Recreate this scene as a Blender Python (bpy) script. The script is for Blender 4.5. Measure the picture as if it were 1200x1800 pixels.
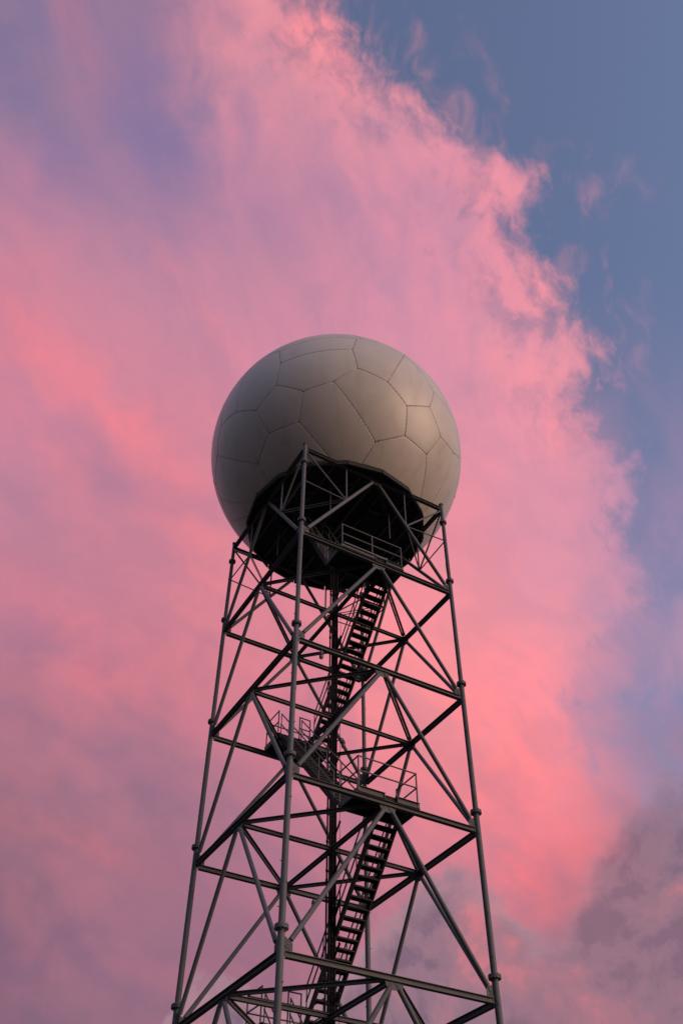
import bpy, bmesh, math, random
from mathutils import Vector, Matrix
from itertools import combinations

# ------------------------------------------------------------------ scene, camera, light
sc = bpy.context.scene
for o in list(bpy.data.objects):
    bpy.data.objects.remove(o)
COL = sc.collection
random.seed(7)

cam_d = bpy.data.cameras.new('camera')
cam = bpy.data.objects.new('camera', cam_d)
COL.objects.link(cam)
cam_d.sensor_fit = 'VERTICAL'
cam_d.sensor_height = 36.0
cam_d.lens = 31.863
cam_d.clip_end = 6000
cam.matrix_world = Matrix(((0.999928, -0.010114, -0.0064, 0.0),
                           (-0.011747, -0.726951, -0.686589, -28.2442),
                           (0.002292, 0.686615, -0.727017, 1.6),
                           (0, 0, 0, 1)))
sc.camera = cam
sc.view_settings.view_transform = 'Standard'
sc.view_settings.look = 'None'
sc.view_settings.gamma = 1.0
sc.view_settings.exposure = 0.0
sc.view_settings.use_curve_mapping = False

SUN_AZ = math.radians(115)      # clockwise from +Y: low on the right, a little behind the viewer
SUN_EL = math.radians(16)
sun_d = bpy.data.lights.new('sun', 'SUN')
sun_d.energy = 2.05
sun_d.angle = math.radians(40)
sun_d.color = (1.0, 0.64, 0.45)
sun = bpy.data.objects.new('sun', sun_d)
COL.objects.link(sun)
sdir = Vector((math.sin(SUN_AZ) * math.cos(SUN_EL), math.cos(SUN_AZ) * math.cos(SUN_EL), math.sin(SUN_EL)))
sun.rotation_euler = sdir.to_track_quat('Z', 'Y').to_euler()
sun.location = (40, -20, 30)


def lin(c):
    return tuple(((x / 255) / 12.92 if x / 255 <= .04045 else ((x / 255 + .055) / 1.055) ** 2.4) for x in c) + (1.0,)


class NG:
    """small helper round a node tree"""
    def __init__(s, tree):
        s.t = tree
        s.n = tree.nodes
        s.n.clear()

    def new(s, kind, **kw):
        nd = s.n.new(kind)
        for k, v in kw.items():
            setattr(nd, k, v)
        return nd

    def put(s, sock, v):
        if hasattr(v, 'is_output'):
            s.t.links.new(v, sock)
        else:
            sock.default_value = v

    def math(s, op, a, b=0.0, c=0.0, clamp=False):
        nd = s.new('ShaderNodeMath', operation=op, use_clamp=clamp)
        s.put(nd.inputs[0], a)
        s.put(nd.inputs[1], b)
        s.put(nd.inputs[2], c)
        return nd.outputs[0]

    def vmath(s, op, a, b=(0, 0, 0)):
        nd = s.new('ShaderNodeVectorMath', operation=op)
        s.put(nd.inputs[0], a)
        s.put(nd.inputs[1], b)
        return nd.outputs['Value'] if op in ('DOT_PRODUCT', 'LENGTH') else nd.outputs[0]

    def mix(s, fac, a, b, mode='MIX'):
        nd = s.new('ShaderNodeMix', data_type='RGBA', blend_type=mode, clamp_factor=True)
        s.put(nd.inputs[0], fac)
        s.put(nd.inputs[6], a)
        s.put(nd.inputs[7], b)
        return nd.outputs[2]

    def step(s, v, lo, hi, to0=0.0, to1=1.0):
        nd = s.new('ShaderNodeMapRange', interpolation_type='SMOOTHSTEP')
        s.put(nd.inputs[0], v)
        for i, x in zip((1, 2, 3, 4), (lo, hi, to0, to1)):
            s.put(nd.inputs[i], x)
        return nd.outputs[0]

    def noise(s, vec, scale, detail=4, rough=.55, dist=0.0, lac=2.0, color=False):
        nd = s.new('ShaderNodeTexNoise')
        s.put(nd.inputs['Vector'], vec)
        nd.inputs['Scale'].default_value = scale
        nd.inputs['Detail'].default_value = detail
        nd.inputs['Roughness'].default_value = rough
        nd.inputs['Lacunarity'].default_value = lac
        nd.inputs['Distortion'].default_value = dist
        return nd.outputs['Color'] if color else nd.outputs['Fac']

    def comb(s, x, y, z=0.0):
        nd = s.new('ShaderNodeCombineXYZ')
        for i, v in enumerate((x, y, z)):
            s.put(nd.inputs[i], v)
        return nd.outputs[0]

    def ramp(s, v, stops, ease='EASE'):
        nd = s.new('ShaderNodeValToRGB')
        nd.color_ramp.interpolation = ease
        el = nd.color_ramp.elements
        while len(el) < len(stops):
            el.new(0.5)
        for e, (p, c) in zip(el, stops):
            e.position = p
            e.color = c
        s.put(nd.inputs[0], v)
        return nd.outputs[0]

    def curve(s, v, pts, lo, hi, vlo, vhi):
        """float curve through pts (in real units), evaluated at v"""
        x = s.math('DIVIDE', s.math('SUBTRACT', v, lo), hi - lo, clamp=True)
        nd = s.new('ShaderNodeFloatCurve')
        c = nd.mapping.curves[0]
        pts = sorted(pts)
        while len(c.points) < len(pts):
            c.points.new(.5, .5)
        for p, (a, b) in zip(c.points, pts):
            p.location = ((a - lo) / (hi - lo), (b - vlo) / (vhi - vlo))
        nd.mapping.update()
        s.put(nd.inputs['Value'], x)
        return s.math('MULTIPLY_ADD', nd.outputs[0], vhi - vlo, vlo)


# ------------------------------------------------------------------ sky (dusk blue + pink afterglow clouds)
SKY_K = 0.15
NISH_T = (1.56, 1.24, 1.26)
w = bpy.data.worlds.new('World')
sc.world = w
w.use_nodes = True
g = NG(w.node_tree)
tc = g.new('ShaderNodeTexCoord')
d = tc.outputs['Generated']
sep = g.new('ShaderNodeSeparateXYZ')
g.put(sep.inputs[0], d)
dx, dy, dz = sep.outputs
DEG = 57.29578
a0 = g.math('MULTIPLY', g.math('ARCSINE', dx), DEG)          # degrees to the right of the north meridian
e0 = g.math('MULTIPLY', g.math('ARCTAN2', dz, dy), DEG)      # degrees up that meridian, over the zenith and on
sky_xy = g.comb(a0, e0)


def add(*v):
    r_ = v[0]
    for x in v[1:]:
        r_ = g.math('ADD', r_, x)
    return r_


def cen(n_, amp, mid=.5):
    return g.math('MULTIPLY', g.math('SUBTRACT', n_, mid), amp)


# wind-drawn streak coordinates (streaks lean from upper left to lower right, flatter toward the horizon)
def rotated(vec, ang, sx, sy):
    m_ = g.new('ShaderNodeMapping', vector_type='TEXTURE')
    g.put(m_.inputs['Vector'], vec)
    m_.inputs['Rotation'].default_value = (0, 0, math.radians(ang))
    m_.inputs['Scale'].default_value = (sx, sy, 1)
    return m_.outputs[0]


warp1 = g.noise(sky_xy, 0.055, 3, .5, color=True)
wv = g.vmath('SUBTRACT', warp1, (.5, .5, .5))
sc1 = g.new('ShaderNodeVectorMath', operation='SCALE')
g.put(sc1.inputs[0], wv)
sc1.inputs['Scale'].default_value = 9.0
xyw = g.vmath('ADD', sky_xy, sc1.outputs[0])
streak_hi = g.noise(rotated(xyw, 24, 3.0, 13.0), 1.0, 5, .55)
streak_lo = g.noise(rotated(xyw, 52, 2.6, 15.0), 1.0, 3.0, .46)
lowmix = g.step(e0, 36, 62)
streak = add(g.math('MULTIPLY', streak_hi, lowmix), g.math('MULTIPLY', streak_lo, g.math('SUBTRACT', 1.0, lowmix)))
billow = g.noise(xyw, 0.34, 7, .56, .15)
fine = g.noise(rotated(sky_xy, 15, .8, 1.3), 1.1, 6, .62, .3)
puff = g.noise(sky_xy, 0.16, 5, .5, .1)

# lookup coordinates, stirred by the noise
aw = add(a0, cen(streak, 7.0), cen(billow, 4.0))
ew = add(e0, cen(puff, 7.0), cen(billow, 5.0))
ep_ = g.math('DIVIDE', g.math('SUBTRACT', ew, 12.0), 68.0, clamp=True)

ROWS = [80, 71.7, 67.1, 62.3, 57.2, 51.9, 46.5, 41.1, 35.9, 30.8, 25.9, 21.4, 17.1]
COLS = [
    (-19.5, [(140, 118, 148), (136, 120, 152), (178, 126, 156), (206, 134, 156), (224, 132, 148), (198, 132, 158), (202, 131, 150), (206, 126, 146), (176, 117, 138), (168, 113, 132), (166, 110, 125), (138, 99, 121), (140, 100, 120)]),
    (-11.6, [(162, 120, 148), (156, 123, 156), (152, 122, 158), (194, 134, 158), (206, 136, 158), (222, 134, 150), (208, 131, 150), (212, 131, 147), (212, 124, 139), (176, 119, 138), (176, 115, 131), (164, 111, 131), (150, 107, 127)]),
    (-3.1, [(242, 150, 160), (228, 146, 160), (196, 135, 162), (196, 135, 160), (214, 141, 163), (222, 140, 158), (225, 137, 152), (224, 135, 149), (222, 130, 145), (190, 121, 142), (172, 116, 138), (176, 114, 133), (152, 106, 126)]),
    (5.5, [(248, 152, 160), (245, 154, 165), (222, 144, 166), (220, 144, 168), (225, 147, 167), (228, 146, 165), (236, 143, 157), (248, 147, 156), (254, 147, 152), (238, 138, 146), (224, 130, 144), (190, 124, 140), (164, 112, 132)]),
    (13.8, [(240, 150, 164), (240, 150, 165), (240, 150, 165), (242, 149, 163), (246, 152, 165), (236, 150, 166), (224, 148, 170), (232, 150, 166), (242, 148, 160), (242, 140, 150), (244, 126, 134), (172, 116, 134), (182, 115, 131)]),
    (20.2, [(200, 140, 165), (190, 138, 165), (180, 138, 168), (180, 138, 168), (184, 140, 170), (184, 140, 172), (184, 142, 174), (186, 144, 174), (186, 143, 172), (166, 124, 150), (148, 113, 136), (168, 115, 132), (160, 112, 130)]),
]
prev = None
for i, (ca, cols) in enumerate(COLS):
    stops = sorted(((e_ - 12.0) / 68.0, lin(c)) for e_, c in zip(ROWS, cols))
    rc = g.ramp(ep_, stops, 'B_SPLINE')
    if prev is None:
        prev = rc
    else:
        prev = g.mix(g.step(aw, COLS[i - 1][0], ca), prev, rc)
cloud_lit = g.mix(.03, prev, lin((176, 150, 176)))

# thin places let the blue air through; thick places glow
thin = g.step(add(streak, cen(fine, .22), cen(billow, .30), cen(puff, .2)), .60, .32)
cool_c = g.mix(1.0, cloud_lit, (.80, .94, 1.01, 1), 'MULTIPLY')
cloud = g.mix(g.math('MULTIPLY', thin, .62), cloud_lit, cool_c)
glow = g.step(add(streak, cen(billow, .3), cen(fine, .12)), .54, .76)

# individual bands of the bank: (right, up, half length, half width, lean, lit + / thin -)
BLOBS = [(-15.3, 54.3, 9.3, 2.2, -45, 1.0), (-9.3, 46.5, 6.1, 2.6, -58, 0.8), (-10.4, 62.0, 3.0, 0.9, -45, 0.7), (-7.8, 58.1, 4.1, 0.8, -51, 0.5), (-10.2, 69.3, 7.3, 3.1, -75, -1.0), (-16.3, 69.2, 5.2, 2.0, -68, -1.0), (-14.4, 73.4, 3.7, 1.2, -73, 0.7), (-17.9, 73.4, 2.6, 1.3, -83, -0.9), (-14.2, 48.8, 4.5, 1.5, -42, -0.9), (-18.0, 46.8, 4.5, 1.2, -43, -0.7), (-16.7, 50.0, 4.8, 1.2, -45, 0.5), (-15.2, 37.9, 5.9, 1.6, -52, 0.6), (-19.3, 37.9, 3.4, 1.9, -45, -0.6), (-11.3, 29.4, 6.6, 2.7, -47, -0.9), (-13.1, 26.5, 6.3, 1.1, -20, 0.8), (10.5, 33.6, 7.7, 4.1, -109, 0.9), (3.3, 62.8, 3.4, 1.9, -57, -0.7), (12.2, 64.2, 2.7, 1.2, -68, -0.9), (11.9, 67.9, 2.3, 1.3, -42, 0.7), (-0.9, 74.1, 4.5, 2.2, -59, 0.7), (-3.9, 64.7, 5.3, 2.4, -69, -0.5), (13.1, 48.6, 2.4, 1.1, -16, -0.5), (14.7, 52.5, 3.2, 1.5, -62, 0.6), (4.0, 70.4, 3.9, 1.6, -49, 0.4), (11.5, 25.1, 3.3, 1.1, -57, 1.0), (-1.2, 66.6, 4.6, 2.0, -65, -0.4)]

sc2 = g.new('ShaderNodeVectorMath', operation='SCALE')
g.put(sc2.inputs[0], g.vmath('SUBTRACT', g.noise(sky_xy, 0.16, 5, .55, color=True), (.5, .5, .5)))
sc2.inputs['Scale'].default_value = 4.2
xyb = g.vmath('ADD', sky_xy, sc2.outputs[0])
lit_b, thin_b = 0.0, 0.0
for ca, ce, ln, wd, ang, st in BLOBS:
    m_ = g.new('ShaderNodeMapping', vector_type='TEXTURE')
    g.put(m_.inputs['Vector'], xyb)
    m_.inputs['Location'].default_value = (ca, ce, 0)
    m_.inputs['Rotation'].default_value = (0, 0, math.radians(ang))
    m_.inputs['Scale'].default_value = (ln * 1.25, wd * 1.5, 1)
    v_ = g.step(g.vmath('LENGTH', m_.outputs[0]), 1.0, .1, 0.0, abs(st))
    if st > 0:
        lit_b = g.math('MAXIMUM', v_, lit_b)
    else:
        thin_b = g.math('MAXIMUM', v_, thin_b)
grain = add(.95, cen(streak, 1.8), cen(fine, .6))
cool_d = g.mix(1.0, cloud, (.80, .92, 1.0, 1), 'MULTIPLY')
cloud = g.mix(g.math('MULTIPLY', thin_b, grain, clamp=True), cloud, cool_d)
warm_d = g.mix(1.0, cloud, (1.20, .995, .95, 1), 'MULTIPLY')
cloud = g.mix(g.math('MULTIPLY', lit_b, grain, clamp=True), cloud, warm_d)
bright = g.mix(1.0, cloud, (1.05, 1.01, 1.0, 1), 'MULTIPLY')
cloud = g.mix(glow, cloud, bright)

# edge of the great pink bank: where along a it ends, for each elevation
EDGE = [(86, -3), (76.1, -.3), (75, 1.3), (73.3, 3.3), (71.9, 4.6), (71.2, 6.3), (69.4, 8.2), (68.6, 10.4), (67.8, 12.2), (66.5, 13.0), (64.2, 11.6), (63, 12.4),
        (62.2, 14.2), (58.9, 15.7), (57.5, 16.8), (55.7, 16.2), (54, 15.4), (52.5, 15.8), (50.1, 17.4), (47.9, 17.9), (45.7, 17.5), (43.6, 18.8), (41.8, 19.2),
        (40, 18.4), (37.9, 16.5), (36.1, 15.8), (34, 15.6), (31.7, 16.2), (26, 24), (15, 34)]
edge = g.curve(e0, EDGE, 10, 90, -10, 40)
rag = add(cen(g.noise(xyw, .42, 6, .58, .3), 5.0), cen(g.noise(rotated(xyb, 24, .75, 1.7), 1.0, 5, .58, .2), 3.8))
inside = add(g.math('SUBTRACT', edge, a0), rag, g.step(e0, 48, 60, .5, -1.5))
softer = g.step(e0, 50, 34, 2.9, 4.8)
cover = g.step(g.math('DIVIDE', inside, softer), -.5, .75)
# blue holes in the fraying border of the bank
holes = g.step(g.noise(rotated(xyb, 22, 1.7, 3.2), 1.0, 4, .55), .58, .28)
holes = g.math('MULTIPLY', holes, g.step(inside, 9.5, 1.0, 0.0, .6))
holes = g.math('MULTIPLY', holes, g.step(e0, 46, 60, .25, 1.0))
cover = g.math('MULTIPLY', cover, g.math('SUBTRACT', 1.0, holes))
wisp = g.math('MULTIPLY', g.step(inside, -8.5, -.5), g.step(g.noise(rotated(xyw, 12, 2.2, 4.0), 1.0, 6, .55, .5), .46, .8))
haze_low = g.math('MULTIPLY', g.step(e0, 62, 38), g.step(g.noise(rotated(xyw, 20, 4, 9), 1.0, 5, .55), .25, .72, .2, .8))
cover = g.math('MAXIMUM', cover, g.math('MAXIMUM', g.math('MULTIPLY', wisp, .5), haze_low))

# unseen sky behind and past the sides: greyer cloud, graded to shade the radome
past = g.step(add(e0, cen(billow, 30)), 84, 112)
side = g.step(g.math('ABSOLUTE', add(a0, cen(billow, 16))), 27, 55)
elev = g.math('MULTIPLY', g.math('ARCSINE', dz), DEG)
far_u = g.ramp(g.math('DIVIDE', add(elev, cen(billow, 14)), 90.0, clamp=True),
               [(.0, lin((58, 50, 57))), (.2, lin((92, 83, 96))), (.42, lin((140, 140, 160))), (.7, lin((174, 188, 212)))], 'EASE')  # dark low down, bright and bluer overhead, tuned for the light on the dome
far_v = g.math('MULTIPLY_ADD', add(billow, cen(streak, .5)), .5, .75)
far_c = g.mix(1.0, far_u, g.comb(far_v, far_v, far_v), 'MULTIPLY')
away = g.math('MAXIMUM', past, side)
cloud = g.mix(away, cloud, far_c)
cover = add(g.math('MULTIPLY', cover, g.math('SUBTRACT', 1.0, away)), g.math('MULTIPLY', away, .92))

nish = g.new('ShaderNodeTexSky', sky_type='NISHITA')
nish.sun_disc = False
nish.sun_elevation = SUN_EL
nish.sun_rotation = SUN_AZ
nish.altitude = 100
nish.air_density = 1.0
nish.dust_density = 1.2
nish.ozone_density = 2.0
blue = g.mix(1.0, nish.outputs[0], (NISH_T[0], NISH_T[1], NISH_T[2], 1), 'MULTIPLY')
blue = g.mix(1.0, blue, (SKY_K, SKY_K, SKY_K, 1), 'MULTIPLY')
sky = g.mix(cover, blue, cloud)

# evening cumulus standing low over the horizon
TOPS = [(-40, 15.5), (-11, 15.5), (-9, 17.2), (-7.4, 19.8), (-5.6, 19.6), (-3, 18.4), (0, 19.6), (2.6, 22.2), (4.6, 23.8), (6, 24.8), (7.2, 25.2), (8.6, 24.6), (9.6, 24.2),
        (10.6, 23.0), (11.4, 22.2), (12.3, 22.1), (13.4, 23.2), (14.7, 25.8), (16, 28), (17.6, 29.8), (20, 31.6), (28, 33), (40, 30)]
top = g.curve(a0, TOPS, -40, 40, 10, 40)
lump = add(cen(g.noise(sky_xy, .5, 5, .5, .25), 3.4), cen(g.noise(sky_xy, 1.7, 5, .55, .3), 1.2))
depth = add(g.math('SUBTRACT', top, e0), lump)
crisp = g.step(a0, 10, 16, 1.0, 4.2)
cu = g.step(g.math('DIVIDE', depth, crisp), -.12, .85)
cu = g.math('MULTIPLY', cu, g.step(g.noise(sky_xy, .2, 5, .55, .3), .3, .5, .72, 1.0))
body = g.ramp(add(g.noise(xyw, .24, 6, .55, .3), cen(fine, .2), cen(puff, .55)),
              [(.38, lin((124, 103, 121))), (.48, lin((146, 116, 132))), (.57, lin((164, 120, 134))), (.70, lin((208, 124, 135)))], 'EASE')
rim = g.step(depth, 2.4, .3)
body = g.mix(g.math('MULTIPLY', rim, .6), body, lin((182, 144, 156)))
cu = g.math('MULTIPLY', cu, g.math('MULTIPLY', g.step(e0, 0, 6), g.step(a0, 11, 15, 1.0, .84)))
cu = g.math('MULTIPLY', cu, g.math('SUBTRACT', 1.0, away))
sky = g.mix(g.math('MULTIPLY', cu, .9), sky, body)

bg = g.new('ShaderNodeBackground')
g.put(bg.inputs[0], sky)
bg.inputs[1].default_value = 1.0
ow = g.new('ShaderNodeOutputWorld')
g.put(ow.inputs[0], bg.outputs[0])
try:
    w.cycles.sampling_method = 'MANUAL'
    w.cycles.sample_map_resolution = 512
except Exception:
    pass
SEEDS = [(-0.672, -0.740, 0.008), (-0.669, -0.738, -0.092), (-0.919, -0.386, -0.085), (-0.770, -0.484, -0.415), (-0.877, -0.224, -0.425), (-0.459, -0.702, -0.545), (-0.166, -0.906, -0.390), (-0.042, -0.998, -0.038), (0.056, -0.994, -0.090), (0.280, -0.867, -0.412), (0.459, -0.869, -0.185), (0.188, -0.725, -0.663), (0.479, -0.713, -0.512), (0.517, -0.697, -0.497), (-0.598, -0.419, -0.683), (-0.719, 0.120, -0.685), (-0.939, -0.335, -0.076), (-0.931, 0.358, 0.061), (-0.616, 0.220, -0.757), (-0.600, -0.560, 0.571), (0.460, -0.867, 0.191), (0.889, -0.453, 0.068), (-0.582, 0.237, -0.778), (-0.587, 0.718, 0.374), (0.845, 0.532, -0.057), (-0.584, 0.767, -0.267), (0.653, 0.144, 0.744), (-0.383, 0.435, 0.815), (0.396, 0.918, -0.031), (0.201, -0.203, 0.958), (0.629, -0.439, 0.641), (0.942, 0.016, -0.337), (0.954, 0.087, 0.286), (-0.804, 0.085, 0.589), (0.044, 0.826, 0.562), (-0.351, -0.145, 0.925), (0.093, -0.089, -0.992), (0.616, 0.075, -0.784), (-0.161, 0.984, 0.070), (0.165, 0.381, 0.910), (-0.033, 0.869, -0.493), (0.594, 0.653, 0.470), (0.094, 0.482, -0.871), (-0.001, -0.701, 0.714), (0.563, 0.622, -0.543)]
JOINTS = {(0, 1, 2): (-0.8124, -0.5826, 0.0230), (0, 2, 19): (-0.8099, -0.5275, 0.2564), (2, 16, 19): (-0.8882, -0.2597, 0.3792), (1, 2, 3): (-0.8133, -0.5436, -0.2076), (1, 3, 5): (-0.6609, -0.6735, -0.3311), (1, 5, 6): (-0.4949, -0.8242, -0.2755), (2, 3, 4): (-0.8726, -0.3536, -0.3369), (2, 4, 16): (-0.9592, -0.1855, -0.2133), (4, 16, 17): (-0.9880, 0.0373, -0.1496), (3, 4, 14): (-0.7560, -0.3697, -0.5402), (3, 5, 14): (-0.6234, -0.5653, -0.5402), (4, 15, 17): (-0.9291, 0.1927, -0.3156), (4, 14, 15): (-0.7368, -0.1624, -0.6563), (0, 1, 7): (-0.3903, -0.9157, 0.0952), (0, 7, 19): (-0.3315, -0.8828, 0.3329), (1, 6, 7): (-0.3547, -0.9256, -0.1322), (6, 7, 8): (-0.1300, -0.9715, -0.1980), (7, 8, 20): (0.0644, -0.9408, 0.3327), (6, 8, 9): (0.0485, -0.9415, -0.3334), (8, 9, 10): (0.2550, -0.9443, -0.2081), (8, 10, 20): (0.3055, -0.9522, 0.0035), (5, 6, 11): (-0.1116, -0.7537, -0.6477), (6, 9, 11): (0.0870, -0.8364, -0.5412), (9, 10, 12): (0.4149, -0.8388, -0.3526), (9, 11, 12): (0.3135, -0.7746, -0.5493), (10, 12, 13): (0.6095, -0.7306, -0.3078), (10, 13, 21): (0.7368, -0.6448, -0.2034), (15, 17, 18): (-0.8356, 0.3960, -0.3807), (15, 18, 22): (-0.7181, 0.3780, -0.5844)}

# ------------------------------------------------------------------ materials
def material(name, base, rough=.6, metal=0.0, var=.12, scale=6.0, dirt=None, dirt_amt=0.0, bump=0.0, spec=.4, streaks=False):
    m = bpy.data.materials.new(name)
    m.use_nodes = True
    q = NG(m.node_tree)
    bs = q.new('ShaderNodeBsdfPrincipled')
    out = q.new('ShaderNodeOutputMaterial')
    q.put(out.inputs[0], bs.outputs[0])
    co = q.new('ShaderNodeTexCoord').outputs['Object']
    n1 = q.noise(co, scale, 5, .6)
    info = q.new('ShaderNodeObjectInfo').outputs['Random']
    f = q.math('ADD', q.math('MULTIPLY', q.math('SUBTRACT', n1, .5), var * 2), q.math('MULTIPLY', q.math('SUBTRACT', info, .5), var))
    f = q.math('ADD', f, 1.0)
    col = q.mix(1.0, base + (1,), q.comb(f, f, f), 'MULTIPLY')
    if dirt:
        n2 = q.noise(co, scale * .35, 6, .65, .4)
        if streaks:
            mp = q.new('ShaderNodeMapping')
            q.put(mp.inputs[0], co)
            mp.inputs['Scale'].default_value = (1, 1, .08)
            n2 = q.noise(mp.outputs[0], scale, 5, .6, .2)
        col = q.mix(q.step(n2, .5, .78, 0, dirt_amt), col, dirt + (1,))
    q.put(bs.inputs['Base Color'], col)
    bs.inputs['Roughness'].default_value = rough
    q.put(bs.inputs['Roughness'], q.math('MULTIPLY_ADD', n1, .25, rough - .12))
    bs.inputs['Metallic'].default_value = metal
    bs.inputs['Specular IOR Level'].default_value = spec
    if bump:
        b = q.new('ShaderNodeBump')
        b.inputs['Strength'].default_value = bump
        b.inputs['Distance'].default_value = .01
        q.put(b.inputs['Height'], q.noise(co, scale * 4, 4, .6))
        q.put(bs.inputs['Normal'], b.outputs[0])
    return m


STEEL = material('galvanised_steel', (.104, .121, .147), .62, 0.0, .24, 5.0, (.06, .062, .066), .5, .25)
STEEL_DARK = material('weathered_beam_steel', (.088, .099, .115), .66, 0.0, .24, 5.0, (.056, .055, .055), .55, .25)
GRATE = material('stair_steel', (.034, .035, .038), .7, 0.0, .12, 8.0, (.026, .024, .023), .5, .2, .15)
RAIL = material('handrail_steel', (.105, .115, .13), .6, 0.0, .1, 9.0, (.07, .064, .06), .4)
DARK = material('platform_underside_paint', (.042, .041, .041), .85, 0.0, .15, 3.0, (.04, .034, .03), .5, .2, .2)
PANEL = material('radome_white_panel', (.60, .585, .565), .38, 0.0, .09, 1.3, (.42, .365, .305), .5, .0, .45, True)
BOLT = material('seam_bolt_heads', (.36, .33, .30), .6, 0.0, .1, 6.0)
SEAM = material('seam_sealant', (.075, .056, .047), .8, 0.0, .2, 6.0)
CABLE = material('black_cable_jacket', (.012, .012, .013), .65, 0.0, .1, 6.0, None, 0.0, 0.0, .1)
TRAY = material('dark_cable_tray', (.016, .017, .02), .7, 0.0, .15, 6.0, None, 0.0, 0.0, .1)
CONCRETE = material('footing_concrete', (.33, .32, .30), .9, 0.0, .15, 3.0, (.2, .18, .16), .5, .3)
CAP = material('lamp_casting', (.12, .12, .12), .55, 0.0, .1, 8.0)
GLASS = bpy.data.materials.new('lamp_glass')
GLASS.use_nodes = True
_b = GLASS.node_tree.nodes['Principled BSDF']
_b.inputs['Base Color'].default_value = (.95, .93, .92, 1)
_b.inputs['Transmission Weight'].default_value = .85
_b.inputs['Roughness'].default_value = .18
GROUND = material('gravel_and_grass', (.035, .034, .026), .95, 0.0, .35, .4, (.022, .032, .014), .7, .4)


# ------------------------------------------------------------------ mesh helpers
class MB:
    def __init__(s):
        s.v, s.f, s.sm = [], [], []

    def _add(s, vs, fs, smooth=False):
        b = len(s.v)
        s.v += [tuple(x) for x in vs]
        for k in fs:
            s.f.append([b + i for i in k])
            s.sm.append(smooth)

    def tube(s, p0, p1, r, n=10, r1=None):
        p0, p1 = Vector(p0), Vector(p1)
        d_ = (p1 - p0).normalized()
        x = d_.orthogonal().normalized()
        y = d_.cross(x)
        r1 = r if r1 is None else r1
        vs = []
        for p, rr in ((p0, r), (p1, r1)):
            for i in range(n):
                t = 2 * math.pi * i / n
                vs.append(p + x * (rr * math.cos(t)) + y * (rr * math.sin(t)))
        s._add(vs, [(i, (i + 1) % n, n + (i + 1) % n, n + i) for i in range(n)], True)
        s._add(vs[:n], [tuple(reversed(range(n)))])
        s._add(vs[n:], [tuple(range(n))])
        return s

    def path(s, pts, r, n=8):
        for a_, b_ in zip(pts, pts[1:]):
            s.tube(a_, b_, r, n)
        return s

    def box(s, lo, hi):
        (x0, y0, z0), (x1, y1, z1) = lo, hi
        vs = [(x, y, z) for z in (z0, z1) for y in (y0, y1) for x in (x0, x1)]
        s._add(vs, [(0, 2, 3, 1), (4, 5, 7, 6), (0, 1, 5, 4), (2, 6, 7, 3), (0, 4, 6, 2), (1, 3, 7, 5)])
        return s

    def bar(s, p0, p1, wd, ht, up=(0, 0, 1), off=(0, 0)):
        """rectangular bar from p0 to p1; wd across, ht along up, off moves it across/up"""
        p0, p1, up = Vector(p0), Vector(p1), Vector(up)
        d_ = (p1 - p0).normalized()
        sd = d_.cross(up).normalized()
        u_ = sd.cross(d_)
        sh = sd * off[0] + u_ * off[1]
        vs = []
        for p in (p0, p1):
            for a_, b_ in ((-1, -1), (1, -1), (1, 1), (-1, 1)):
                vs.append(p + sh + sd * (a_ * wd / 2) + u_ * (b_ * ht / 2))
        s._add(vs, [(3, 2, 1, 0), (4, 5, 6, 7), (0, 1, 5, 4), (1, 2, 6, 5), (2, 3, 7, 6), (3, 0, 4, 7)])
        return s

    def ibeam(s, p0, p1, ht, wd, tf=.014, tw=.012, up=(0, 0, 1)):
        s.bar(p0, p1, wd, tf, up, (0, ht / 2 - tf / 2))
        s.bar(p0, p1, wd, tf, up, (0, -ht / 2 + tf / 2))
        s.bar(p0, p1, tw, ht - 2 * tf, up)
        return s

    def channel(s, p0, p1, ht, wd, side=1, t=.012, up=(0, 0, 1)):
        s.bar(p0, p1, t, ht, up)
        s.bar(p0, p1, wd, t, up, (side * (wd / 2 + t / 2), ht / 2 - t / 2))
        s.bar(p0, p1, wd, t, up, (side * (wd / 2 + t / 2), -ht / 2 + t / 2))
        return s

    def plate(s, pts, nrm, t):
        nrm = Vector(nrm).normalized() * (t / 2)
        n = len(pts)
        vs = [Vector(p) + nrm for p in pts] + [Vector(p) - nrm for p in pts]
        s._add(vs, [tuple(range(n)), tuple(reversed(range(n, 2 * n)))] + [(i, n + i, n + (i + 1) % n, (i + 1) % n) for i in range(n)])
        return s

    def build(s, name, mat, parent=None, base=(0, 0, 0)):
        me = bpy.data.meshes.new(name)
        b = Vector(base)
        me.from_pydata([tuple(Vector(x) - b) for x in s.v], [], s.f)
        me.polygons.foreach_set('use_smooth', s.sm)
        bm = bmesh.new()
        bm.from_mesh(me)
        bmesh.ops.recalc_face_normals(bm, faces=bm.faces)
        bm.to_mesh(me)
        bm.free()
        me.materials.append(mat)
        o = bpy.data.objects.new(name, me)
        COL.objects.link(o)
        if parent:
            o.parent = parent
        return o


TURN = math.radians(29.497)
RZ = Matrix.Rotation(TURN, 3, 'Z')


def thing(name, label, cat, base=(0, 0, 0), group=None):
    """Empty at the base of a thing, in the tower's own axes (x along the stair-side face, y inward)"""
    o = bpy.data.objects.new(name, None)
    COL.objects.link(o)
    o.location = RZ @ Vector(base)
    o.rotation_euler = (0, 0, TURN)
    o.empty_display_size = .3
    o['label'] = label
    o['category'] = cat
    if group:
        o['group'] = group
    return o


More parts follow.
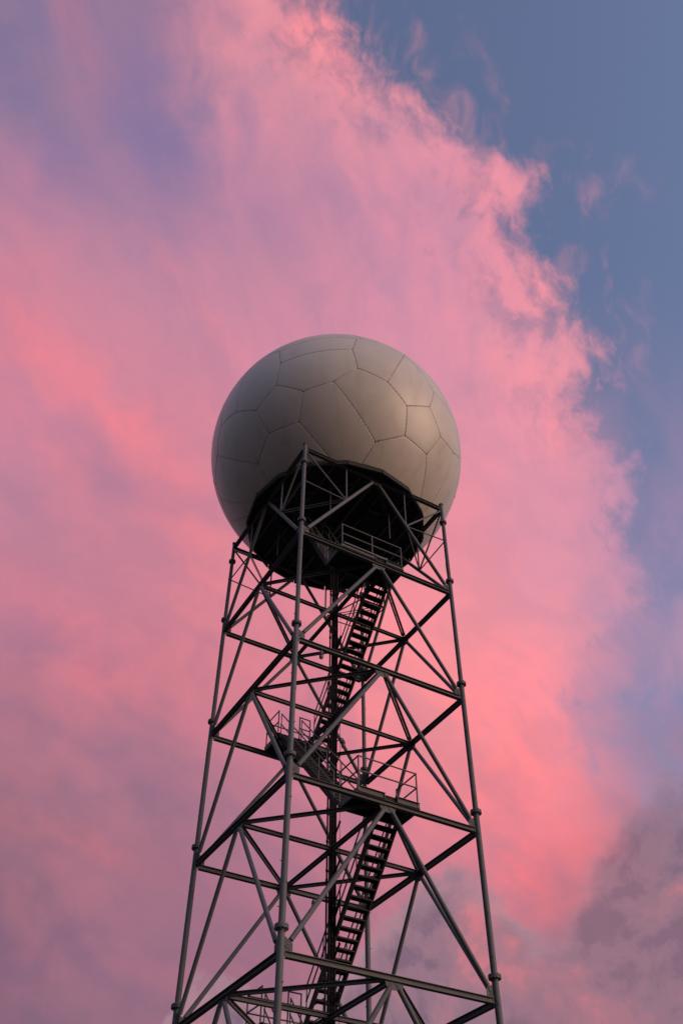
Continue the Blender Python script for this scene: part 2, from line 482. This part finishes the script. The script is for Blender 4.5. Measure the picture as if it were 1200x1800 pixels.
# ------------------------------------------------------------------ ground and footings
gm = MB()
NGR = 48
ring_r = [0, 12, 40, 150, 600, 2500]
vs = [(0, 0, 0)]
fs = []
for k, rr in enumerate(ring_r[1:]):
    for i in range(NGR):
        t = 2 * math.pi * i / NGR
        vs.append((rr * math.cos(t), rr * math.sin(t), 0.0))
for i in range(NGR):
    fs.append((0, 1 + i, 1 + (i + 1) % NGR))
for k in range(len(ring_r) - 2):
    b0, b1 = 1 + k * NGR, 1 + (k + 1) * NGR
    for i in range(NGR):
        j = (i + 1) % NGR
        fs.append((b0 + i, b1 + i, b1 + j, b0 + j))
gm._add(vs, fs)
go = gm.build('ground', GROUND)
go['kind'] = 'structure'

H = 3.373
LEGS = {'F': (-H, -H), 'R': (H, -H), 'B': (H, H), 'L': (-H, H)}
LEG_SAY = {'F': 'under the tower leg where both stair faces meet', 'R': 'under the tower leg right of the landings',
           'B': 'under the tower leg behind the staircase', 'L': 'under the tower leg left of the landings'}
for k, (x, y) in LEGS.items():
    fo = thing('concrete_footing', 'square grey concrete footing ' + LEG_SAY[k], 'footing', (x, y, 0), 'footings of the lattice tower')
    MB().plate([(-.75, -.75, .12), (.75, -.75, .12), (.75, .75, .12), (-.75, .75, .12)], (0, 0, 1), .26).build('pad', CONCRETE, fo)
    p = MB()
    p.plate([(-.42, -.42, .36), (.42, -.42, .36), (.42, .42, .36), (-.42, .42, .36)], (0, 0, 1), .22)
    p.build('pier', CONCRETE, fo)

# ------------------------------------------------------------------ lattice tower
LV = {'E': 5.51, 'D': 10.51, 'C': 15.51, 'B': 20.51, 'A': 25.51, 'T': 30.37}
ORDER = ['E', 'D', 'C', 'B', 'A', 'T']
FLANGE = [6.16, 11.16, 16.16, 21.16, 26.16, 29.55]
LEG_R = [(.47, 6.16, .098), (6.16, 11.16, .096), (11.16, 16.16, .093), (16.16, 21.16, .088), (21.16, 26.16, .082), (26.16, 29.55, .077), (29.55, 30.66, .075)]
tower = thing('lattice_tower', 'grey steel four legged lattice tower holding up the white sphere', 'tower')


def leg_radius(z):
    for z0, z1, r_ in LEG_R:
        if z <= z1:
            return r_
    return .075


LEG_OBJ = {}
for k, (x, y) in LEGS.items():
    m = MB()
    for z0, z1, r_ in LEG_R:
        m.tube((x, y, z0), (x, y, z1), r_, 18)
    leg = m.build('leg', STEEL, tower)
    LEG_OBJ[k] = leg
    m = MB().tube((x, y, .47), (x, y, .51), .26, 20)
    m.build('base_plate', STEEL, leg)
    for z in FLANGE:
        m = MB()
        rr = leg_radius(z - .5) * 1.95
        m.tube((x, y, z - .052), (x, y, z - .004), rr, 22)
        m.tube((x, y, z + .004), (x, y, z + .052), rr, 22)
        for i in range(10):
            t = 2 * math.pi * (i + .5) / 10
            bx_, by_ = x + rr * .8 * math.cos(t), y + rr * .8 * math.sin(t)
            m.tube((bx_, by_, z - .085), (bx_, by_, z + .085), .014, 6)
        m.build('leg_flange', STEEL, leg)
    m = MB().tube((x, y, 30.66), (x, y, 30.69), .1, 16)
    m.build('leg_cap', STEEL, leg)
    # climbing pegs, alternating sides
    m = MB()
    z = 3.0
    out = Vector((x, y, 0)).normalized()
    sd = Vector((-out.y, out.x, 0))
    i = 0
    while z < 29.2:
        r_ = leg_radius(z)
        dr = (out * .35 + sd * (1 if i % 2 else -1)).normalized()
        p = Vector((x, y, z)) + dr * r_ * .9
        m.tube(p, p + dr * .045, .010, 6)
        m.tube(p + dr * .04, p + dr * .052, .017, 6)
        z += .62
        i += 1
    o = m.build('step_bolts', STEEL_DARK, leg)
    o['kind'] = 'stuff'
# lightning conductor clipped to one leg
m = MB()
px, py = LEGS['R']
pts = []
for i in range(60):
    z = 1 + i * .49
    pts.append((px - .125 - .015 * math.sin(i * 1.7), py - .05 + .01 * math.sin(i * 2.3), z))
m.path(pts, .009, 5)
m.build('earthing_cable', CABLE, LEG_OBJ['R'])

KQ = {}
FACES = [('F', 'R'), ('R', 'B'), ('B', 'L'), ('L', 'F')]
for a_, b_ in FACES:
    pa, pb = Vector(LEGS[a_] + (0,)), Vector(LEGS[b_] + (0,))
    dr = (pb - pa).normalized()
    nrm = dr.cross(Vector((0, 0, 1)))
    mid = (pa + pb) / 2
    for li, lv in enumerate(ORDER):
        z = LV[lv]
        up = Vector((0, 0, z))
        rl = leg_radius(z)
        m = MB().ibeam(pa + dr * (rl + .05) + up, pb - dr * (rl + .05) + up, .155, .15)
        bmn = m.build('face_beam', STEEL_DARK, tower)
        # connection plates from leg to beam
        for p, s_ in ((pa, 1), (pb, -1)):
            if lv != 'T':
                g0 = p + dr * s_ * (rl - .01)
                g1 = p + dr * s_ * (rl + .24)
                m = MB().plate([g0 + up + Vector((0, 0, -.05)), g1 + up + Vector((0, 0, -.05)), g1 + up + Vector((0, 0, .30)), g0 + up + Vector((0, 0, .46))], nrm, .022)
                for zz in (.14, .26):
                    c_ = p + dr * s_ * (rl + .15) + up + Vector((0, 0, zz))
                    m.tube(c_ - nrm * .03, c_ + nrm * .03, .016, 6)
                m.build('gusset_plate', STEEL_DARK, tower)
            else:
                m = MB().bar(p + dr * s_ * (rl - .01) + up, p + dr * s_ * (rl + .06) + up, .02, .13)
                m.build('gusset_plate', STEEL_DARK, tower)
        # K braces below this beam
        zlow = (LV[ORDER[li - 1]] if li else .62) + .26
        if li == 0:
            zlow = .75
        apx = mid + up + Vector((0, 0, -.078))
        m = MB().plate([apx - dr * .30, apx + dr * .30, apx + dr * .22 - Vector((0, 0, .20)), apx - dr * .22 - Vector((0, 0, .20))], nrm, .022)
        m.build('gusset_plate', STEEL_DARK, tower)
        for p, s_ in ((pa, -1), (pb, 1)):
            rl2 = leg_radius(zlow)
            lowp = p - dr * s_ * (rl2 + .06) + Vector((0, 0, zlow - .06))
            topp = apx + dr * s_ * .10 - Vector((0, 0, .08))
            dd = (lowp - topp).normalized()
            m = MB().tube(topp + dd * .10, lowp - dd * .22, .071, 14)
            br = m.build('diagonal_brace', STEEL, tower)
            # slotted ends: flat tongues bolted to the gussets
            for q0, q1 in ((topp - dd * .06, topp + dd * .22), (lowp + dd * .02, lowp - dd * .34)):
                wv_ = dd.cross(nrm).normalized() * .05
                t_ = MB().plate([q0 - wv_, q1 - wv_, q1 + wv_, q0 + wv_], nrm, .05)
                for f_ in (.25, .5):
                    c_ = q0 + (q1 - q0) * f_
                    t_.tube(c_ - nrm * .04, c_ + nrm * .04, .018, 6)
                t_.build('end_tongue', STEEL_DARK, br)
            if lv == 'T':
                # secondary struts of the short top panel
                kq = topp + (lowp - topp) * .42
                KQ.setdefault(a_ if p is pa else b_, []).append(kq)
                for q, rr in ((p - dr * s_ * .09 + Vector((0, 0, 30.22)), .038), (p - dr * s_ * .08 + Vector((0, 0, 28.45)), .026),
                              (mid + dr * s_ * 1.42 + Vector((0, 0, 30.32)), .034)):
                    e_ = (kq - q).normalized()
                    m = MB().tube(q, kq - e_ * .07, rr, 10)
                    m.build('secondary_strut', STEEL, tower)

for k, (q0, q1) in KQ.items():
    for up_ in (.0, .13):
        e_ = (q1 - q0).normalized()
        m = MB().tube(q0 + e_ * .09 + Vector((0, 0, up_)), q1 - e_ * .09 + Vector((0, 0, up_)), .021, 8)
        m.build('secondary_strut', STEEL, tower)

# plan bracing at every level: a cross and a diamond between the beam middles
for lv in ORDER:
    z = LV[lv]
    hh = .13 if lv != 'T' else .12
    m = MB().ibeam((0, -H + .08, z), (0, H - .08, z), hh, .12)
    m.build('cross_beam', STEEL_DARK, tower)
    for s_ in (-1, 1):
        m = MB().ibeam((s_ * .066, 0, z), (s_ * (H - .08), 0, z), hh, .12)
        m.build('cross_beam', STEEL_DARK, tower)
    pts = [(0, -H), (H, 0), (0, H), (-H, 0)]
    for i in range(4):
        a_, b_ = Vector(pts[i] + (z,)), Vector(pts[(i + 1) % 4] + (z,))
        dr = (b_ - a_).normalized()
        m = MB()
        for s_ in (-1, 1):
            m.bar(a_ + dr * .22, b_ - dr * .22, .012, .10, (0, 0, 1), (s_ * .022, 0))
            m.bar(a_ + dr * .22, b_ - dr * .22, .06, .012, (0, 0, 1), (s_ * .059, .044))
        # stitch bolts
        for f_ in (.35, .5, .65):
            c_ = a_ + (b_ - a_) * f_
            nn = dr.cross(Vector((0, 0, 1)))
            m.tube(c_ - nn * .045, c_ + nn * .045, .016, 6)
        m.bar(a_ + dr * .10, a_ + dr * .42, .03, .13)
        m.bar(b_ - dr * .42, b_ - dr * .10, .03, .13)
        m.build('plan_brace', STEEL_DARK, tower)
# hangers between top ring and first level, inside the faces
for (x, y) in ((-1.45, -2.1), (1.45, -2.1), (2.2, 1.2), (-2.2, 1.2)):
    m = MB().tube((x, y, 28.7), (x, y, 30.30), .03, 8)
    m.build('hanger', STEEL_DARK, tower)

# ------------------------------------------------------------------ radome platform
plat = thing('radome_platform', 'dark sixteen sided steel platform on the tower top under the sphere', 'platform', (0, 0, 30.27))
PB = (0, 0, 30.27)
NS = 16
PR = 3.93
poly = [(PR * math.cos(math.radians(-90 + 360 / NS * i)), PR * math.sin(math.radians(-90 + 360 / NS * i))) for i in range(NS)]
# deck in sectors with a hatch bay
HX0, HX1, HY0, HY1 = -1.75, -.7, -.9, .75
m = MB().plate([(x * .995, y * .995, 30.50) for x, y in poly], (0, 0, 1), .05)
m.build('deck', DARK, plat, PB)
for i in range(NS):
    (x0, y0), (x1, y1) = poly[i], poly[(i + 1) % NS]
    dr = Vector((x1 - x0, y1 - y0, 0)).normalized()
    m = MB()
    p0 = Vector((x0, y0, 0)) + dr * .02
    p1 = Vector((x1, y1, 0)) - dr * .02
    m.bar(p0 + Vector((0, 0, 30.40)), p1 + Vector((0, 0, 30.40)), .018, .24)
    m.bar(p0 + Vector((0, 0, 30.532)), p1 + Vector((0, 0, 30.532)), .07, .016, (0, 0, 1), (-.03, 0))
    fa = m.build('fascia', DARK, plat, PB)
    m = MB()
    m.bar(p0 + Vector((0, 0, 30.276)), p1 + Vector((0, 0, 30.276)), .09, .016, (0, 0, 1), (.0, 0))
    m.build('fascia_lip', STEEL, fa, PB).location = (0, 0, 0)
for x in (-2.7, -1.9, -.62, .62, 1.9, 2.7):
    yy = math.sqrt(max(0, 3.85 ** 2 - x * x))
    m = MB().ibeam((x, -min(yy, 3.28), 30.415), (x, min(yy, 3.28), 30.415), .11, .09)
    m.build('joist', STEEL_DARK, plat, PB)
# equipment slung under the deck: conduit runs, boxes
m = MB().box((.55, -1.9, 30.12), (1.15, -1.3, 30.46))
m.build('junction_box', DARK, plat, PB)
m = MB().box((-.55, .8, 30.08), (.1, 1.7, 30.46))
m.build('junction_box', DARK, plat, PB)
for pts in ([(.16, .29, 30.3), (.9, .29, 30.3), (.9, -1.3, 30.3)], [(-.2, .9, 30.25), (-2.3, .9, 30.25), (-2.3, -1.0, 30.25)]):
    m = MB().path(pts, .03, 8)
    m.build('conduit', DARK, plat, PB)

# ------------------------------------------------------------------ radome
RC = Vector((0, 0, 35.185))
RR = 5.967
CUT = 30.60
radome = thing('radome', 'large off-white radar dome of irregular panels with dark seams on the tower top', 'radome', (0, 0, CUT))
RB = (0, 0, CUT)
m = MB()
n = 64
rc = math.sqrt(RR ** 2 - (RC.z - CUT) ** 2)
vs = []
for rr, z in ((rc - .10, 30.53), (rc - .02, 30.53), (rc - .02, CUT + .02), (rc - .10, CUT + .02)):
    for i in range(n):
        t = 2 * math.pi * i / n
        vs.append((rr * math.cos(t), rr * math.sin(t), z))
m._add(vs, [(k * n + i, k * n + (i + 1) % n, ((k + 1) % 4) * n + (i + 1) % n, ((k + 1) % 4) * n + i) for k in range(4) for i in range(n)], True)
m.build('base_ring', STEEL_DARK, radome, RB)

S_ = [Vector(q).normalized() for q in SEEDS]
cells = {i: [] for i in range(len(S_))}
joint = {}
for t in combinations(range(len(S_)), 3):
    a_, b_, c_ = (S_[i] for i in t)
    nn = (b_ - a_).cross(c_ - a_)
    if nn.length < 1e-9:
        continue
    nn.normalize()
    o_ = nn.dot(a_)
    hi = lo = False
    for k, q in enumerate(S_):
        if k in t:
            continue
        dd = nn.dot(q) - o_
        if dd > 1e-9:
            hi = True
        elif dd < -1e-9:
            lo = True
        if hi and lo:
            break
    if hi and lo:
        continue
    v_ = -nn if hi else nn
    joint[t] = Vector(JOINTS[t]).normalized() if t in JOINTS else v_
    for i in t:
        cells[i].append(t)


def slerp_pts(p, q, k):
    return [(p * (1 - i / k) + q * (i / k)).normalized() for i in range(k)]


bolts = MB()
seen = set()
GAP = .0068 / RR
for ci, ts in cells.items():
    if len(ts) < 3:
        continue
    c0 = Vector((0, 0, 0))
    for t in ts:
        c0 += joint[t]
    c0.normalize()
    ax = c0.orthogonal().normalized()
    ay = c0.cross(ax)
    ts = sorted(ts, key=lambda t: math.atan2(joint[t].dot(ay), joint[t].dot(ax)))
    ring = [joint[t] for t in ts]
    c0 = Vector((0, 0, 0))
    for p, q in zip(ring, ring[1:] + ring[:1]):
        c0 += (p + q) * (p - q).length
    c0.normalize()
    if max((RC.z + RR * q.z) for q in ring) < CUT + .05:
        continue
    bnd = []
    for k in range(len(ring)):
        p, q = ring[k], ring[(k + 1) % len(ring)]
        ang = p.angle(q)
        bnd += slerp_pts(p, q, max(2, int(ang / .055)))
        key = tuple(sorted((ts[k], ts[(k + 1) % len(ring)])))
        if key not in seen:
            seen.add(key)
            nb = int(ang * RR / .17)
            for i in range(1, nb):
                e_ = (p * (1 - i / nb) + q * (i / nb)).normalized()
                sd = e_.cross(q - p).normalized()
                for s_ in (-1, 1):
                    b_ = (e_ + sd * s_ * .034 / RR).normalized()
                    P = RC + b_ * (RR - .004)
                    if P.z > CUT + .1:
                        bolts.tube(P, P + b_ * .012, .011, 5)
    m = MB()
    nb = len(bnd)
    # inset boundary by half the seam, then rings to the centre, and a folded-in flange
    ins = []
    for q in bnd:
        tdir = (c0 - q * c0.dot(q)).normalized()
        ins.append((q + tdir * GAP).normalized())
    rings = [([q * (RR - .09) for q in ins]), ([q * (RR - .006) for q in ins])]
    for f_, lift in ((.988, .0), (.955, .003), (.85, .010), (.68, .015), (.5, .018), (.3, .019), (.12, .020)):
        rings.append([(c0 * (1 - f_) + q * f_).normalized() * (RR + lift * .35) for q in ins])
    vs = [RC + q for rg in rings for q in rg] + [RC + c0 * (RR + .007)]
    fs = []
    for k in range(len(rings) - 1):
        for i in range(nb):
            j = (i + 1) % nb
            fs.append((k * nb + i, k * nb + j, (k + 1) * nb + j, (k + 1) * nb + i))
    k = (len(rings) - 1) * nb
    for i in range(nb):
        fs.append((k + i, k + (i + 1) % nb, len(vs) - 1))
    m._add(vs, fs, True)
    po = m.build('panel', PANEL, radome, RB)
    if min(q.z for q in vs) < CUT:
        bm = bmesh.new()
        bm.from_mesh(po.data)
        bmesh.ops.bisect_plane(bm, geom=bm.verts[:] + bm.edges[:] + bm.faces[:], plane_co=(0, 0, .001), plane_no=(0, 0, -1), clear_outer=True)
        bm.to_mesh(po.data)
        bm.free()
CAPM = None
for t, v_ in joint.items():
    P = RC + v_ * (RR - .012)
    if P.z < CUT + .1:
        continue
    if CAPM is None:
        o = MB().tube((0, 0, 0), (0, 0, .018), .036, 8, .026).build('joint_cap', SEAM, radome)
        CAPM = o.data
    else:
        o = bpy.data.objects.new('joint_cap', CAPM)
        COL.objects.link(o)
        o.parent = radome
    o.location = P - Vector(RB)
    o.rotation_euler = v_.to_track_quat('Z', 'Y').to_euler()
bo = bolts.build('seam_bolts', BOLT, radome, RB)
bo['kind'] = 'stuff'
# sealant behind the joints
m = MB()
nu, nv = 72, 40
vs, fs = [], []
r_in = RR - .03
t_end = math.acos((CUT - RC.z + .01) / r_in)
for j in range(nv + 1):
    ph = t_end * j / nv
    for i in range(nu):
        t = 2 * math.pi * i / nu
        vs.append(RC + Vector((math.sin(ph) * math.cos(t), math.sin(ph) * math.sin(t), math.cos(ph))) * r_in)
for j in range(nv):
    for i in range(nu):
        fs.append((j * nu + i, (j + 1) * nu + i, (j + 1) * nu + (i + 1) % nu, j * nu + (i + 1) % nu))
m._add(vs, fs, True)
m.build('seam_sealant', SEAM, radome, RB)


# ------------------------------------------------------------------ landings and stairs
DECK = .29       # deck top above beam axis
RAILH = 1.05


def railing(pts, zd, parent, base, name='railing', splits=None):
    """post-and-two-rail guard along pts; posts at every point and in long bays"""
    m = MB()
    for zz in (RAILH, RAILH * .53):
        m.path([(x, y, zd + zz) for x, y in pts], .025, 8)
    (ex0, ey0), (ex1, ey1) = pts[0], pts[-1]
    m.path([(ex0, ey0, zd + RAILH * .53), (ex0, ey0, zd + RAILH)], .021, 8)
    m.path([(ex1, ey1, zd + RAILH * .53), (ex1, ey1, zd + RAILH)], .021, 8)
    o = m.build(name, RAIL, parent, base)
    post = []
    for (x0, y0), (x1, y1) in zip(pts, pts[1:]):
        L_ = math.hypot(x1 - x0, y1 - y0)
        k = max(1, int(round(L_ / 1.45)))
        post += [(x0 + (x1 - x0) * i / k, y0 + (y1 - y0) * i / k) for i in range(k)]
    post.append(pts[-1])
    for x, y in post:
        p = MB().tube((x, y, zd - .12), (x, y, zd + RAILH + .02), .026, 8)
        p.box((x - .045, y - .045, zd - .14), (x + .045, y + .045, zd - .02))
        p.build('post', RAIL, o)
        for c_ in o.children:
            pass
    for c_ in o.children:
        c_.location = -Vector(base)
    return o


def landing(lv, x0, x1, front, label, guards, extra=None):
    z = LV[lv]
    zb, zt = z + .09, z + DECK
    y0, y1 = (-H - .045, -2.2) if front else (2.3, H + .03)
    base = ((x0 + x1) / 2, (y0 + y1) / 2, zb)
    t = thing('stair_landing', label, 'landing', base, 'landings of the tower stair')
    m = MB().box((x0 + .03, y0 + .03, zt - .05), (x1 - .03, y1 - .03, zt - .012))
    m.build('deck', GRATE, t, base)
    # frame channels
    cz = (zb + zt) / 2
    ch = zt - zb
    yo, yi = (y0, y1) if front else (y1, y0)
    if front:
        cutx = .30
        for a_, b_ in ((x0, -.12), (cutx, x1)):
            m = MB().channel((a_, yo, cz), (b_, yo, cz), ch, .06, 1)
            m.build('fascia', STEEL_DARK, t, base)
        for cx in (-.15, cutx + .03):
            m = MB().box((cx - .012, yo - .05, zb + .02), (cx + .012, yo + .10, zt - .02))
            m.build('splice_clip', STEEL_DARK, t, base)
        m = MB().box((-.12, yo + .05, zb + .02), (cutx, yo + .09, zt - .04))
        m.build('fascia', GRATE, t, base)
    else:
        m = MB().channel((x0, yo, cz), (x1, yo, cz), ch, .06, 1)
        m.build('fascia', STEEL_DARK, t, base)
    m = MB().channel((x0, yi, cz), (x1, yi, cz), ch, .06, 1)
    m.build('fascia', STEEL_DARK, t, base)
    for xx in (x0, x1):
        m = MB().channel((xx, min(yo, yi) + .07, cz), (xx, max(yo, yi) - .07, cz), ch, .06, 1)
        m.build('fascia', STEEL_DARK, t, base)
    for i in range(1, 4):
        xx = x0 + (x1 - x0) * i / 4
        m = MB().bar((xx, min(yo, yi) + .08, zt - .10), (xx, max(yo, yi) - .08, zt - .10), .05, .09)
        m.build('joist', GRATE, t, base)
    for pts in guards:
        railing(pts, zt, t, base)
    if extra:
        extra(t, base, zt)
    return t


def hoop(t, base, zt):
    m = MB().path([(-.78, -3.1, zt), (-.78, -3.1, zt + .16), (-.35, -3.1, zt + .16), (-.31, -3.1, zt + .12), (-.31, -3.1, zt)], .026, 8)
    m.build('pipe_hoop', RAIL, t, base)


def trunk(t, base, zt):
    m = MB().bar((-1.55, -H - .02, zt + .06), (.30, -H - .02, zt + .06), .09, .09)
    m.bar((.30, -H - .02, zt + .05), (.38, -H - .02, zt + .05), .12, .14)
    m.build('cable_trunking', RAIL, t, base)


yf = -H - .02
yb = H
XA0, XA1, XR0, XR1 = -1.07, -.20, .30, 1.14     # the two lanes of flights
landing('A', -1.66, 1.10, True, 'top steel stair landing hung just beneath the dark radome platform', [[(-1.62, -2.25), (-1.62, yf), (1.06, yf), (1.06, -2.25)]], trunk)
landing('B', -1.12, 1.12, False, 'steel stair landing on the far tower face where the flight from the hooped landing ends',
        [[(-1.08, 2.36), (-1.08, yb - .02), (1.08, yb - .02), (1.08, 2.36)], [(-.17, 2.36), (.28, 2.36)]])
landing('C', -1.05, 1.13, True, 'steel stair landing with notched fascia and small pipe hoop on its deck', [[(-1.03, -2.25), (-1.03, yf), (1.10, yf), (1.10, -2.25)]], hoop)
landing('D', -1.12, 1.12, False, 'steel stair landing on the far tower face, one level under the hooped landing',
        [[(-1.08, 2.36), (-1.08, yb - .02), (1.08, yb - .02), (1.08, 2.36)], [(-.17, 2.36), (.28, 2.36)]])
landing('E', -1.05, 1.13, True, 'stair landing closest to the ground on the front tower face', [[(-1.03, -2.25), (-1.03, yf), (1.10, yf), (1.10, -2.25)]])


def tread_mesh(wd, dp):
    """folded grating tread: bearing bars between two nosings and end plates"""
    m = MB()
    m.box((-wd / 2, -dp / 2, -.055), (wd / 2, -dp / 2 + .012, .012))
    m.box((-wd / 2, dp / 2 - .012, -.055), (wd / 2, dp / 2, .0))
    m.box((-wd / 2, -dp / 2 + .012, -.012), (wd / 2, dp / 2 - .012, .002))
    for s_ in (-1, 1):
        m.box((s_ * wd / 2 - .006, -dp / 2 + .012, -.05), (s_ * wd / 2 + .006, dp / 2 - .012, -.013))
    return m


TREADS = {}


def flight(x0, x1, ya, za, yb_, zb_, label, n_tr=20, dp=.25, rails=(True, True)):
    base = ((x0 + x1) / 2, ya, za)
    t = thing('stair_flight', label, 'stairs', base, 'flights of the tower stair')
    dy_ = 1 if yb_ > ya else -1
    A_, B_ = Vector((0, ya, za)), Vector((0, yb_, zb_))
    slope = (B_ - A_).normalized()
    upn = Vector((0, -slope.z * dy_, abs(slope.y)))
    for x, sd in ((x0, 1), (x1, -1)):
        ex_ = Vector((x, 0, 0))
        m = MB()
        s2 = sd * dy_
        m.channel(A_ + ex_ - upn * .02, B_ + ex_ - upn * .02, .20, .05, s2, .012, upn)
        m.build('stringer', GRATE, t, base)
    key = (round(x1 - x0, 3), dp)
    for i in range(1, n_tr + 1):
        p = A_ + (B_ - A_) * (i / (n_tr + 1))
        if key not in TREADS:
            o = tread_mesh(x1 - x0 - .03, dp).build('tread', GRATE, t)
            TREADS[key] = o.data
        else:
            o = bpy.data.objects.new('tread', TREADS[key])
            COL.objects.link(o)
            o.parent = t
        o.location = Vector(((x0 + x1) / 2, p.y + dy_ * .02, p.z + .01)) - Vector(base)
        o.rotation_euler = (0, 0, 0 if dy_ > 0 else math.pi)
    for x, on, s_ in ((x0, rails[0], 1), (x1, rails[1], -1)):
        if not on:
            continue
        xx = x + s_ * .0
        m = MB()
        f0, f1 = .055, .965
        for zz in (.98, .52):
            q0 = A_ + (B_ - A_) * f0 + Vector((xx, 0, zz))
            q1 = A_ + (B_ - A_) * f1 + Vector((xx, 0, zz))
            m.tube(q0, q1, .025, 8)
        o = m.build('handrail', RAIL, t, base)
        for i in range(5):
            q = A_ + (B_ - A_) * (f0 + (f1 - f0) * i / 4) + Vector((xx, 0, 0))
            p = MB().tube(q + Vector((0, 0, -.06)), q + Vector((0, 0, 1.0)), .02, 8)
            p.tube(q + Vector((0, 0, .485)), q + Vector((0, 0, .555)), .03, 8)
            po = p.build('post', RAIL, o)
            po.location = -Vector(base)
    return t


def zt_(lv):
    return LV[lv] + DECK


YF, YB = -2.19, 2.29
flight(XR0, XR1, YB + .0, .05, YF, zt_('E') - .03, 'steel stair flight climbing from the ground to the first landing', 22)
flight(XA0, XA1, YF, zt_('E') - .03, YB, zt_('D') - .03, 'steel stair flight climbing to the far face landing under the hooped landing')
flight(XR0, XR1, YB, zt_('D') - .03, YF, zt_('C') - .03, 'open tread stair flight leading up to the landing with the pipe hoop')
flight(XA0, XA1, YF, zt_('C') - .03, YB, zt_('B') - .03, 'stair flight climbing away from the landing with the pipe hoop')
flight(XR0, XR1, YB, zt_('B') - .03, YF, zt_('A') - .03, 'open tread stair flight rising to the top landing under the platform')
flight(-1.62, -.80, YF, zt_('A') - .03, .42, 30.52, 'short steep stair flight from the top landing into the dark platform', 19, .22)

# ------------------------------------------------------------------ cable riser on the tower axis
riser = thing('cable_riser', 'dark vertical cable tray running up the middle of the tower beside the stairs', 'cable tray', (.18, .29, 0))
CB = (.18, .29, 0)
for s_ in (-1, 1):
    m = MB()
    m.box((.18 + s_ * .10 - .018, .24, .05), (.18 + s_ * .10 + .018, .35, 30.44))
    m.build('side_rail', TRAY, riser, CB)
RUNG = None
z = .5
while z < 30.3:
    if RUNG is None:
        o = MB().box((-.083, -.015, -.02), (.083, .015, .02)).build('rung', TRAY, riser)
        RUNG = o.data
    else:
        o = bpy.data.objects.new('rung', RUNG)
        COL.objects.link(o)
        o.parent = riser
    o.location = (0, -.012, z)
    z += .45
for x, y, r_ in ((.125, .305, .024), (.18, .31, .028), (.232, .303, .022), (.152, .262, .016), (.205, .262, .016)):
    m = MB().tube((x, y, .1), (x, y, 30.5), r_, 8)
    m.build('cable', CABLE, riser, CB)
m = MB()
m.tube((-.128, .115, .1), (-.128, .115, 30.4), .03, 10)
z = 2.2
while z < 30:
    m.tube((-.128, .115, z), (-.128, .115, z + .09), .043, 10)
    z += 2.45
m.build('conduit', TRAY, riser, CB)
z = 1.1
i = 0
while z < 30:
    if all(abs(z - v) > .22 for v in LV.values()):
        m = MB().bar((-.128, .115, z), (.08, .26, z + .02), .03, .04)
        m.tube((-.128, .115, z - .03), (-.128, .115, z + .03), .045, 8)
        m.build('clamp', TRAY, riser, CB)
    z += .98
pts = []
for i in range(80):
    z = .3 + i * .378
    pts.append((.205 + .006 * math.sin(i * 1.3), -.13 + .006 * math.sin(i * .9), z))
m = MB().path(pts, .0085, 5)
m.build('thin_cable', CABLE, riser, CB)
z = 3.1
while z < 29.6:
    if all(abs(z + .15 - v) > .35 for v in LV.values()):
        m = MB().bar((.25, .25, z), (.215, -.12, z + .26), .05, .05)
        m.tube((.205, -.15, z + .235), (.205, -.11, z + .29), .035, 8)
        m.build('standoff_arm', TRAY, riser, CB)
    z += 1.31


# ------------------------------------------------------------------ caged lamps
def lamp(p, label, arm=None):
    p = Vector(p)
    t = thing('caged_lamp', label, 'lamp', p, 'caged lamps on the tower')
    b = p
    m = MB()
    m.tube(p + Vector((0, 0, .02)), p + Vector((0, 0, .10)), .082, 14, .07)
    m.tube(p + Vector((0, 0, .10)), p + Vector((0, 0, .16)), .07, 14, .03)
    m.tube(p + Vector((0, 0, .16)), p + Vector((0, 0, .20)), .025, 10)
    m.build('cap', CAP, t, b)
    m = MB()
    prof = [(.058, .02), (.06, -.06), (.05, -.13), (.025, -.165)]
    for (r0_, z0_), (r1_, z1_) in zip(prof, prof[1:]):
        m.tube(p + Vector((0, 0, z0_)), p + Vector((0, 0, z1_)), r0_, 14, r1_)
    m.build('glass', GLASS, t, b)
    m = MB()
    for i in range(6):
        t_ = 2 * math.pi * i / 6
        c_ = Vector((math.cos(t_), math.sin(t_), 0))
        m.path([p + c_ * .07 + Vector((0, 0, .03)), p + c_ * .072 + Vector((0, 0, -.08)), p + c_ * .055 + Vector((0, 0, -.155)), p + Vector((0, 0, -.185))], .006, 5)
    for zz, rr in ((-.04, .073), (-.11, .068)):
        m.path([p + Vector((rr * math.cos(2 * math.pi * i / 12), rr * math.sin(2 * math.pi * i / 12), zz)) for i in range(13)], .006, 5)
    m.build('cage', CAP, t, b)
    if arm:
        m = MB().path([p + Vector((0, 0, .19))] + [Vector(q) for q in arm], .02, 8)
        m.build('arm', CAP, t, b)
    return t


lamp((.44, .06, 19.62), 'caged lamp on a bent arm from the vertical cable tray', [(.40, .10, 19.86), (.29, .26, 19.78)])
lamp((-2.40, -H, 20.26 - .03), 'caged lamp hanging under the face beam close to the corner leg')
lamp((1.18, H, 15.26 - .03), 'caged lamp hanging under the far face beam beside the stairs')
